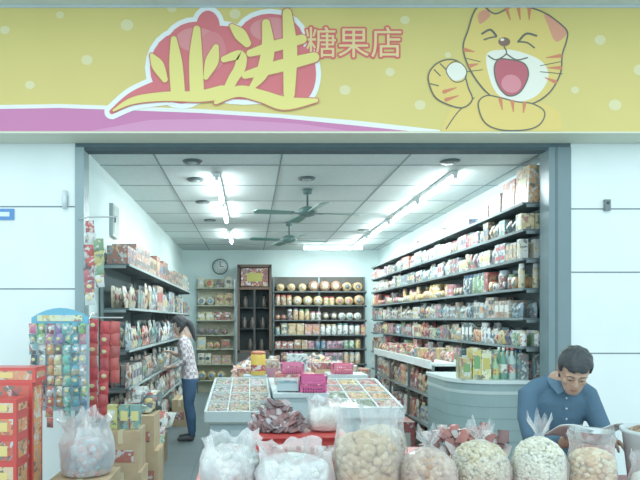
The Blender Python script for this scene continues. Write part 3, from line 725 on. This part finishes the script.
# ================================================================ FRONT TABLE + SACKS
ZT = 0.8
mb = MB(); mb.box(-0.27, 1.46, 2.5, 3.78, ZT-0.03, ZT, (206,60,54), 'plastic'); mb.box(1.46, 2.35, 2.5, 3.10, ZT-0.03, ZT, (206,60,54), 'plastic')
for (xx, yy) in ((-0.24,2.54),(-0.24,3.74),(1.42,3.74),(2.3,2.54),(2.3,3.06),(0.9,2.54)): mb.box(xx-0.02,xx+0.02,yy-0.02,yy+0.02,0,ZT-0.03,(150,156,158),'metal')
mb.box(-0.26,2.3,2.53,2.55,ZT-0.1,ZT-0.03,(196,60,54),'plastic')
mb.obj('goods_table')
def sack(name, x, y, rad, h, fillh, mode, mat_in, bag='clear_bag', nut=0.02, cols=None, tied=False, seed=1, crumple=0.05):
    rr = random.Random(seed); P = empty(name); M = T(x, y, ZT+0.004)
    ph = [rr.uniform(0, 6.28) for _ in range(6)]
    def wob(a, t, r, z):
        nn = noise.noise(Vector((math.cos(a)*2.5+seed, math.sin(a)*2.5, z*16)))+0.5*noise.noise(Vector((math.cos(a)*6+seed, math.sin(a)*6, z*30)))
        f = 1+0.035*math.sin(3*a+ph[0])+0.02*math.sin(7*a+ph[1]+4*t)+(0.06*math.sin(9*a+ph[2])+0.05*math.sin(14*a+ph[3]))*max(0, t-0.5)*2 + crumple*nn*(0.6+1.6*t)
        return r*f, max(0, z+(0.03*math.sin(4*a+ph[4])+0.02*math.sin(9*a+ph[5])+0.03*nn)*max(0, t-0.6)*2.6*h/0.4)
    if tied: prof = [(0.75,0),(0.95,0.05),(1.04,0.2),(1.04,0.4),(0.9,0.55),(0.55,0.68),(0.2,0.76),(0.1,0.8),(0.2,0.86),(0.38,0.95),(0.45,1.0)]
    else: prof = [(0.8,0),(0.97,0.05),(1.04,0.2),(1.05,0.32),(1.05,0.44),(1.0,0.55),(0.95,0.64),(0.92,0.72),(0.88,0.8),(0.9,0.88),(0.93,0.94),(0.98,1.0)]
    ms = MB(); vs = [(p[0]*rad, p[1]*h) for p in prof]
    ms.lathe(vs, 56, mat=bag, M=M, wob=wob, cap=False); ms.obj('bag', P)
    mi = MB()
    core = [(0.7,0.012),(0.84,0.06),(0.9,0.3),(0.9,0.7),(0.84,0.88),(0.6,0.97),(0.25,1.02),(0.02,1.04)]
    if tied: core = [(0.7,0.012),(0.84,0.06),(0.92,0.3),(0.92,0.6),(0.82,0.8),(0.6,0.93),(0.25,1.02),(0.02,1.04)]
    prof2 = [(p[0]*rad, p[1]*fillh) for p in core]
    if mode == 'grain': mi.lathe(prof2, 32, mat=mat_in, M=M)
    else:
        mi.lathe([(p[0]*0.9, p[1]*0.95) for p in prof2], 20, cols[0], 'nut', M)
        cnt = int(2.2*(2*math.pi*rad*fillh+math.pi*rad*rad)/(math.pi*nut*nut))
        for _ in range(cnt):
            k = rr.choices(range(1, len(prof2)-1), [ (prof2[i][0]+prof2[i+1][0])*math.hypot(prof2[i+1][0]-prof2[i][0], prof2[i+1][1]-prof2[i][1]) for i in range(1, len(prof2)-1)])[0]
            t = rr.random(); r = prof2[k][0]*(1-t)+prof2[k+1][0]*t; z = prof2[k][1]*(1-t)+prof2[k+1][1]*t
            a = rr.uniform(0, 6.28); r = max(0, r-nut*0.4); c = rr.choice(cols)
            if math.sin(a) > 0.4 and z < fillh*0.8: continue
            Mx = M @ T(r*math.cos(a), r*math.sin(a), max(z, nut), rr.uniform(0, 6), rr.uniform(0, 6))
            q = nut*rr.uniform(0.85, 1.15)
            mi.ball((0,0,0), (q*1.15, q*0.9, q*0.9), c, 'nut', 8, 6, Mx)
    mi.obj('contents', P)
W1 = [(196,160,116),(180,144,98),(210,180,140)]; W2 = [(186,146,114),(206,172,142),(170,126,96)]
WHT = [(226,228,222),(206,212,212),(238,240,234)]
sack('nut_sack', -0.095, 2.86, 0.138, 0.24, 0.18, 'nut', None, 'white_bag', nut=0.02, cols=WHT, seed=2, crumple=0.1)
sack('nut_sack', 0.20, 2.76, 0.172, 0.215, 0.155, 'nut', None, 'white_bag', nut=0.018, cols=WHT, seed=3, crumple=0.1)
sack('walnut_bag', 0.54, 2.8, 0.15, 0.38, 0.25, 'nut', None, nut=0.023, cols=W1, seed=4)
sack('hazelnut_bag', 0.815, 2.74, 0.122, 0.29, 0.19, 'nut', None, nut=0.018, cols=W2, tied=True, seed=5)
sack('melon_seed_bag', 1.075, 2.8, 0.132, 0.31, 0.22, 'nut', None, nut=0.011, cols=[(204,188,154),(190,172,134),(220,210,184)], tied=True, seed=6)
sack('pumpkin_seed_bag', 1.33, 2.76, 0.117, 0.34, 0.245, 'nut', None, nut=0.009, cols=[(226,220,196),(212,204,178),(236,232,214)], tied=True, seed=7)
sack('dried_fruit_bag', 1.55, 2.72, 0.098, 0.29, 0.20, 'nut', None, nut=0.014, cols=[(216,174,124),(200,150,100),(226,206,166)], seed=8)
sack('sugar_bag', 1.77, 2.62, 0.10, 0.2, 0.13, 'grain', 'grain_white', seed=10)
sack('cashew_bag', 0.69, 3.14, 0.12, 0.33, 0.23, 'nut', None, nut=0.014, cols=[(200,182,148),(216,204,180)], seed=11)
P = empty('bean_bin'); mb = MB(); M = T(2.0, 2.85, ZT+0.002)
mb.lathe([(0.165,0),(0.175,0.01),(0.2,0.25),(0.21,0.26),(0.21,0.275),(0.195,0.275),(0.19,0.25)],32,(206,216,218),'plastic',M,cap=False)
mb.lathe([(0.165,0),(0.16,0.004)],32,(206,216,218),'plastic',M); mb.obj('bin', P)
mb = MB(); rr = random.Random(4); mb.lathe([(0.188,0.2),(0.188,0.25),(0.14,0.28),(0.07,0.295),(0.01,0.3)],28,(140,100,72),'nut',M)
for _ in range(700):
    q = rr.random()**0.5; a = rr.uniform(0,6.28); r = 0.18*q
    mb.ball((0,0,0),(0.012,0.008,0.008),rr.choice([(136,94,66),(166,126,94),(180,150,120),(106,72,52)]),'nut',6,4,M@T(r*math.cos(a),r*math.sin(a),0.305-0.055*q*q,rr.uniform(0,6),rr.uniform(0,6)))
mb.obj('beans', P)
mb = MB(); M = T(1.70, 2.98, ZT+0.0)
mb.box(-0.07,0.07,-0.07,0.07,0,0.19,(180,80,70),'print',M); mb.box(-0.05,0.05,-0.073,-0.07,0.06,0.15,(226,220,206),'plastic',M); mb.obj('snack_box')
mb = MB(); M = T(1.70, 2.98, ZT+0.191)
mb.lathe([(0.035,0),(0.05,0.005),(0.08,0.03),(0.098,0.06),(0.102,0.063),(0.096,0.059),(0.077,0.032),(0.048,0.009),(0.005,0.006)],32,(206,214,216),'metal',M); mb.obj('metal_bowl')
mb = MB(); M = T(0.29, 3.45, ZT, 0.06)
mb.box(-0.27,0.25,-0.15,0.16,0,0.16,(214,44,40),'plastic',M); mb.box(-0.22,0.2,-0.153,-0.15,0.03,0.13,(206,60,52),'plastic',M)
for k in range(5): mb.box(-0.17+k*0.075,-0.12+k*0.075,-0.157,-0.153,0.06,0.11,(236,210,200),'plastic',M)
mb.box(-0.27,0.25,-0.19,-0.15,0.156,0.161,(206,48,44),'plastic',M)
mb.obj('red_carton')
mb = MB(); rr = random.Random(5)
for k in range(230):
    a = rr.uniform(0, 6.28); q = rr.uniform(0, 1)**0.6; h = (1-q)*0.19*rr.uniform(0.5,1)
    mb.pouch(0.05,0.06,0.03,rr.choice([(110,72,74),(140,98,98),(170,150,152),(90,60,62),(184,176,182),(126,72,70)]),None,'plastic',T(0.16+0.14*q*math.cos(a),3.46+0.1*q*math.sin(a),0.975+h,rr.uniform(-1.5,1.5),rr.uniform(-1.45,-0.5)))
mb.v = [(v[0],v[1],max(v[2],0.966)) for v in mb.v]
mb.obj('preserved_plum_packs')
ZT0 = ZT; ZT = 0.964
sack('white_plastic_bag', 0.43, 3.48, 0.1, 0.18, 0.12, 'grain', 'grain_white', 'white_bag', seed=12, crumple=0.12)
ZT = ZT0
mb = MB(); rr = random.Random(6)
for k in range(90): mb.pouch(0.06,0.08,0.03,rr.choice([(130,60,56),(176,160,156),(100,56,54),(160,76,66)]),None,'plastic',T(rr.uniform(0.98,1.36),rr.uniform(3.15,3.4),0.82+rr.uniform(0,0.16),rr.uniform(-1,1),rr.uniform(-1.3,-0.7)))
mb.v = [(v[0],v[1],max(v[2],0.802)) for v in mb.v]
mb.obj('dried_meat_packs')
ZT = 0.5
sack('clear_plastic_bag', -1.17, 4.3, 0.18, 0.42, 0.22, 'nut', None, 'white_bag', nut=0.03, cols=[(180,190,200),(186,126,118),(140,160,170)], seed=13, crumple=0.1)
ZT = ZT0
mb = MB(); carton(mb, -1.38, -0.97, 4.1, 4.5, 0, 0.5); mb.obj('cardboard_box')

# ================================================================ PEOPLE
def remesh(mb, name, voxel, parent, matfn, mats, smooth=4, fac=0.5):
    o = mb.obj('tmp'); 
    md = o.modifiers.new('r', 'REMESH'); md.mode = 'VOXEL'; md.voxel_size = voxel; md.use_smooth_shade = True
    ms = o.modifiers.new('s', 'SMOOTH'); ms.iterations = smooth; ms.factor = fac
    dg = bpy.context.evaluated_depsgraph_get(); dg.update()
    me = bpy.data.meshes.new_from_object(o.evaluated_get(dg)); bpy.data.objects.remove(o)
    me.name = name; me.materials.clear()
    for (mn, c) in mats: me.materials.append(MATS[mn])
    for a in list(me.color_attributes): me.color_attributes.remove(a)
    at = me.color_attributes.new('Col', 'FLOAT_COLOR', 'CORNER'); cl = [lin(c) for _, c in mats]
    buf = []
    for p in me.polygons:
        k = matfn(p.center); p.material_index = k; p.use_smooth = True; buf.extend(list(cl[k])*p.loop_total)
    at.data.foreach_set('color', buf)
    o2 = bpy.data.objects.new(name, me); COL.objects.link(o2); o2.parent = parent
    return o2
HP = [(-.120,.020,-.084,-.050),(-.108,.036,-.094,-.03),(-.085,.050,-.097,.0),(-.06,.060,-.096,.035),(-.03,.067,-.093,.07),(0,.072,-.090,.088),(.03,.075,-.091,.098),(.06,.074,-.087,.099),(.085,.066,-.074,.088),(.105,.050,-.052,.066),(.118,.030,-.026,.040),(.124,.010,0,.016)]
def head_sec(z):
    for i in range(len(HP)-1):
        a, b = HP[i], HP[i+1]
        if a[0] <= z <= b[0]:
            t = (z-a[0])/(b[0]-a[0]); return [a[k]*(1-t)+b[k]*t for k in range(4)]
    return HP[-1] if z > 0 else HP[0]
def make_head(parent, M, skin, hairc, female=False):
    mb = MB(); n = 28; vs = []; fs = []
    for (z, w, f, b) in HP:
        cy = (f+b)/2; ry = (b-f)/2
        for i in range(n):
            a = 2*math.pi*i/n; vs.append((w*math.cos(a), cy+ry*math.sin(a), z))
    for k in range(len(HP)-1):
        for i in range(n):
            j = (i+1) % n; fs.append((k*n+i, k*n+j, (k+1)*n+j, (k+1)*n+i))
    fs.append(tuple(range(n-1,-1,-1))); fs.append(tuple((len(HP)-1)*n+i for i in range(n)))
    mb.add(vs, fs)
    mb.tube([(0,-.088,.022),(0,-.102,-.005),(0,-.110,-.026)],[.007,.010,.013],[.01,.012,.012])
    mb.ball((-.011,-.099,-.028),(.008,.009,.007),skin); mb.ball((.011,-.099,-.028),(.008,.009,.007),skin)
    mb.tube([(-.05,-.078,.026),(-.025,-.09,.030),(0,-.09,.026),(.025,-.09,.030),(.05,-.078,.026)],[.008]*5,side=(0,0,1))
    for s in (-1, 1):
        mb.ball((s*.044,-.064,-.03),(.018,.018,.02),skin)
        mb.tube([(s*.072,.004,-.03),(s*.080,.010,-.005),(s*.082,.014,.022)],[.010,.016,.012],[.007,.008,.007],side=(0,1,0))
    mb.tube([(-.018,-.092,-.066),(0,-.099,-.059),(.018,-.092,-.066)],[.004,.006,.004],side=(0,0,1))
    mb.tube([(-.014,-.092,-.071),(0,-.098,-.070),(.014,-.092,-.071)],[.004,.006,.004],side=(0,0,1))
    mb.tube([(0,.03,-.05),(0,.04,-.11),(0,.055,-.17)],[.05,.048,.052] if female else [.058,.056,.060])
    def mf(c):
        if c.y < -.092 and abs(c.x) < .018 and -.075 < c.z < -.057: return 1
        return 0
    lip = tuple(int(a*b) for a, b in zip(skin, (0.86,0.70,0.70)))
    h = remesh(mb, 'head', .0045, parent, mf, [('skin', skin), ('skin', lip)], 3); h.matrix_world = M
    mb = MB()
    for s in (-1, 1):
        mb.ball((s*.030,-.0795,.008),(.0135,.0125,.0125),(235,235,230),'plastic',14,10)
        mb.ball((s*.030,-.0895,.002),(.006,.004,.005),(30,22,20),'plastic',10,8)
        mb.ball((s*.030,-.081,.0115),(.0155,.0135,.0125),skin,'skin',14,8)
        mb.tube([(s*.017,-.0925,.002),(s*.030,-.0950,.0005),(s*.043,-.086,-.003)],[.0013]*3,n=6,col=(40,32,30))
        mb.tube([(s*.014,-.098,.032),(s*.030,-.0975,.035),(s*.047,-.084,.025)],[.002,.003,.0015],side=(0,0,1),n=8,col=(44,36,34),mat='hair')
    e = mb.obj('eyes_and_brows', parent); e.matrix_world = M
    mb = MB(); n = 40; zs = [-.10+.2325*i/26 for i in range(27)]; vs = []; fs = []
    def pt(z, a, g):
        w, f, b = head_sec(min(z, .1239))[1:]; k = g+0.002*math.sin(9*a+z*80)
        return ((w+k)*math.cos(a), (f+b)/2+((b-f)/2+k)*math.sin(a), z+k*0.9*max(0, min(1, (z-.02)/.08)))
    def keep(z, a):
        y = math.sin(a); 
        if female: lim = .050 if y < -.45 else (-.02 if y < 0.0 else -.1)
        else: lim = (.056+.006*math.sin(a*7)) if y < -.45 else (.012 if y < -.05 else (.02 if y < .2 else -.055))
        return z > lim
    th = .018 if female else .014
    for z in zs:
        for i in range(n): vs.append(pt(z, 2*math.pi*i/n, th))
    for k in range(len(zs)-1):
        for i in range(n):
            if keep((zs[k]+zs[k+1])/2, 2*math.pi*(i+.5)/n):
                j = (i+1) % n; fs.append((k*n+i, k*n+j, (k+1)*n+j, (k+1)*n+i))
    fs.append(tuple((len(zs)-1)*n+i for i in range(n)))
    mb.add(vs, fs, hairc, 'hair', True)
    if female:
        mb.tube([(0,.09,.03),(0,.125,.0),(0,.14,-.06),(0,.135,-.14),(0,.125,-.26)],[.042,.048,.05,.042,.016],col=hairc,mat='hair')
        mb.ball((0,.112,.012),(.024,.02,.02),(170,60,90))
    hh = mb.obj('hair', parent); hh.matrix_world = M
    sd = hh.modifiers.new('s', 'SOLIDIFY'); sd.thickness = 0.014; sd.offset = -1
    sb = hh.modifiers.new('b', 'SUBSURF'); sb.levels = 1; sb.render_levels = 1
def make_hand(parent, wrist, d, up, s, skin, side=1, curl=0.5):
    d = Vector(d).normalized(); up = Vector(up); up = (up-d*up.dot(d)).normalized(); x = d.cross(up)
    M = Matrix(((x.x,d.x,up.x,wrist[0]),(x.y,d.y,up.y,wrist[1]),(x.z,d.z,up.z,wrist[2]),(0,0,0,1)))
    mb = MB()
    mb.tube([(0,-.02,0),(0,.02,0),(0,.06,0),(0,.088,0)],[.026*s,.034*s,.041*s,.040*s],[.02*s,.017*s,.014*s,.011*s],side=(1,0,0),n=18)
    for k, L in enumerate((.072,.082,.076,.058)):
        bx = (-.031+.0207*k)*s; p = Vector((bx,.085*s,0)); pts = [p-Vector((0,.02*s,0)), p]; a = 0.15
        for q in (0.45, 0.3, 0.25):
            a += curl*0.6; p = p+Vector(((k-1.5)*.003,math.cos(a)*L*q*s,-math.sin(a)*L*q*s)); pts.append(p)
        mb.tube(pts,[.0085*s,.0088*s,.0082*s,.0075*s,.0066*s],n=10)
    mb.tube([(-.024*s*side,.018*s,-.004),(-.045*s*side,.045*s,-.014*s),(-.052*s*side,.072*s,-.024*s),(-.046*s*side,.092*s,-.03*s)],[.014*s,.0115*s,.010*s,.008*s],n=10)
    h = remesh(mb, 'hand', .0032, parent, lambda c: 0, [('skin', skin)], 2); h.matrix_world = M

# ---- man, seated, looking down at the paper in his hands
P = empty('man'); mx = 1.83; sk = (188,140,112); SH = (56,86,112); TR = (50,56,68)
mb = MB(); dz = .055
mb.tube([(mx,3.67,.70),(mx,3.66,.80),(mx,3.64,.93),(mx-.01,3.60,1.06),(mx-.01,3.57,1.10+dz*.9),(mx-.01,3.55,1.15+dz),(mx-.01,3.53,1.185+dz)],[.15,.16,.165,.182,.178,.13,.072],[.11,.12,.125,.13,.115,.09,.065],side=(1,0,0),n=24)
for s in (-1,1):
    sx = mx-.01
    mb.tube([(sx+s*.05,3.545,1.165+dz),(sx+s*.11,3.555,1.145+dz),(sx+s*.172,3.55,1.10+dz),(sx+s*.2,3.50,1.03),(sx+s*.215,3.43,.93),(sx+s*.15,3.29,.93),(sx+s*.09,3.20,.955)],[.058,.060,.064,.058,.050,.044,.033])
    mb.tube([(mx+s*.085,3.64,.70),(mx+s*.11,3.44,.69),(mx+s*.13,3.21,.655),(mx+s*.13,3.22,.42),(mx+s*.13,3.26,.12)],[.088,.082,.062,.058,.042])
    mb.tube([(mx+s*.13,3.29,.05),(mx+s*.13,3.2,.045),(mx+s*.135,3.07,.035)],[.042,.045,.036],[.05,.045,.03])
mb.tube([(mx-.01,3.52,1.17+dz),(mx-.008,3.46,1.25)],[.060,.056])
def mfm(c):
    if c.z > 1.25 and abs(c.x-mx) < .08: return 1
    if c.y < 3.235 and c.z > .8: return 1
    if c.z < .115: return 3
    if c.z < .78 : return 2
    return 0
remesh(mb, 'body', .0085, P, mfm, [('cloth',SH),('skin',sk),('cloth',TR),('plastic',(40,36,34))], 5)
MH = T(mx-.002, 3.385, 1.318, -.36) @ Matrix.Rotation(.66, 4, 'X') @ Matrix.Rotation(.08, 4, 'Y')
make_head(P, MH, sk, (16,18,22))
mb = MB(); zz = .05
for s in (-1,1):
    mb.add([(mx-.01+s*.012,3.425,1.150+zz),(mx-.01+s*.06,3.43,1.125+zz),(mx-.01+s*.09,3.47,1.18+zz),(mx-.01+s*.08,3.53,1.222+zz),(mx-.01+s*.052,3.45,1.20+zz)],[(0,1,2,4),(2,3,4)] if s>0 else [(4,2,1,0),(4,3,2)],(72,102,128),'cloth')
mb.tube([(mx-.085,3.53,1.218+zz),(mx-.01,3.585,1.228+zz),(mx+.065,3.53,1.218+zz)],[.008]*3,[.016]*3,side=(0,1,0),n=10,col=(72,102,128),mat='cloth')
for k in range(4): mb.ball((mx-.01,3.45,1.15-.06*k),(.006,.004,.006),(200,206,212))
c = mb.obj('collar', P); sd = c.modifiers.new('s','SOLIDIFY'); sd.thickness = .004
for s in (-1,1): make_hand(P, (mx-.01+s*.085,3.19,.965), (-s*.35,-1,.1), (0,0,1), 1.0, sk, side=s, curl=.45)
mb = MB(); mb.lathe([(.16,.575),(.17,.585),(.17,.598),(.16,.605)],24,(150,60,50),M=T(mx,3.68,0))
for k in range(4):
    a = math.pi/4+k*math.pi/2; mb.tube([(mx+.12*math.cos(a),3.68+.12*math.sin(a),.575),(mx+.17*math.cos(a),3.68+.17*math.sin(a),.012)],[.012]*2,n=8,col=(140,140,140),mat='metal')
mb.lathe([(.15,.2),(.15,.215)],20,(140,140,140),'metal',T(mx,3.68,0)); mb.obj('stool')
mb = MB(); vs=[]; fs=[]
for j in range(5):
    for i in range(13):
        u=i/12; vs.append((1.58+u*.36,3.06+.045*j-.02*math.sin(u*6),1.05-.022*j+.012*math.sin(u*9)+.03*abs(u-.5)))
for j in range(4):
    for i in range(12): a=j*13+i; fs.append((a,a+1,a+14,a+13))
mb.add(vs,fs,(226,230,228),'matte',True); o=mb.obj('newspaper', P); sd=o.modifiers.new('s','SOLIDIFY'); sd.thickness=.004
# ---- woman
P = empty('woman'); sk2 = (200,158,136)
mb = MB(); yy = 8.0
mb.tube([(-.80,yy,.80),(-.80,yy,.88),(-.82,yy,1.02),(-.85,yy,1.16),(-.875,yy,1.28),(-.885,yy,1.35),(-.89,yy,1.40)],[.155,.155,.125,.145,.15,.10,.05],[.115,.11,.095,.105,.098,.07,.05],side=(0,1,0),n=22)
for s in (-1,1):
    if s<0: arm=[(-.885,yy-.08,1.355),(-.882,yy-.15,1.325),(-.865,yy-.19,1.2),(-.845,yy-.205,1.08),(-.93,yy-.2,1.01),(-1.03,yy-.17,.99)]
    else: arm=[(-.885,yy+.08,1.355),(-.882,yy+.15,1.325),(-.90,yy+.19,1.2),(-.90,yy+.2,1.1),(-.99,yy+.17,1.12),(-1.08,yy+.14,1.17)]
    mb.tube(arm,[.04,.05,.046,.038,.033,.025])
    mb.tube([(-.795,yy+s*.08,.82),(-.81,yy+s*.085,.65),(-.815,yy+s*.085,.47),(-.785,yy+s*.09,.30),(-.77,yy+s*.09,.10)],[.095,.085,.062,.06,.042])
    mb.tube([(-.765,yy+s*.09,.045),(-.84,yy+s*.09,.04),(-.94,yy+s*.09,.03)],[.034,.036,.03],[.04,.034,.024],side=(0,1,0))
mb.tube([(-.887,yy,1.37),(-.90,yy,1.45)],[.047,.045])
def mfw(c):
    if c.z > 1.385 and abs(c.y-yy) < .06: return 1
    if c.x < -.96 and c.z > .9: return 1
    if c.z < .085: return 3
    if c.z < .83: return 2
    return 0
remesh(mb, 'body', .009, P, mfw, [('plaid',(220,205,210)),('skin',sk2),('cloth',(46,74,112)),('plastic',(50,46,50))], 5)
MH = T(-.93, yy, 1.53, -math.pi/2+.12) @ Matrix.Rotation(.32, 4, 'X') @ Matrix.Scale(.98, 4)
make_head(P, MH, sk2, (22,20,24), True)
make_hand(P, (-1.03,yy-.17,.99), (-1,.15,-.05), (0,0,1), .85, sk2, side=1, curl=.6)
make_hand(P, (-1.08,yy+.14,1.17), (-1,-.1,.2), (0,0,1), .85, sk2, side=-1, curl=.6)

# ================================================================ LIGHT + CAMERA
w = bpy.data.worlds.new('World'); scene.world = w; w.use_nodes = True
bg = w.node_tree.nodes['Background']; bg.inputs[0].default_value = (0.74, 0.95, 1.0, 1); bg.inputs[1].default_value = 1.4
sun = bpy.data.lights.new('sun', 'SUN'); sun.energy = 0.6; sun.angle = math.radians(70); sun.color = (1, 0.99, 0.96)
so = bpy.data.objects.new('sun', sun); COL.objects.link(so); so.rotation_euler = (math.radians(55), 0, math.radians(-12))
cam = bpy.data.cameras.new('camera'); co = bpy.data.objects.new('camera', cam); COL.objects.link(co)
co.location = (0, 0, 1.6); co.rotation_euler = (math.pi/2, 0, 0)
cam.sensor_width = 36; cam.lens = 33.75; cam.shift_x = 70/640; cam.shift_y = 80/640; cam.clip_start = 0.05
scene.camera = co
scene.view_settings.view_transform = 'Standard'
scene.view_settings.exposure = 0.1
scene.view_settings.gamma = 1.1
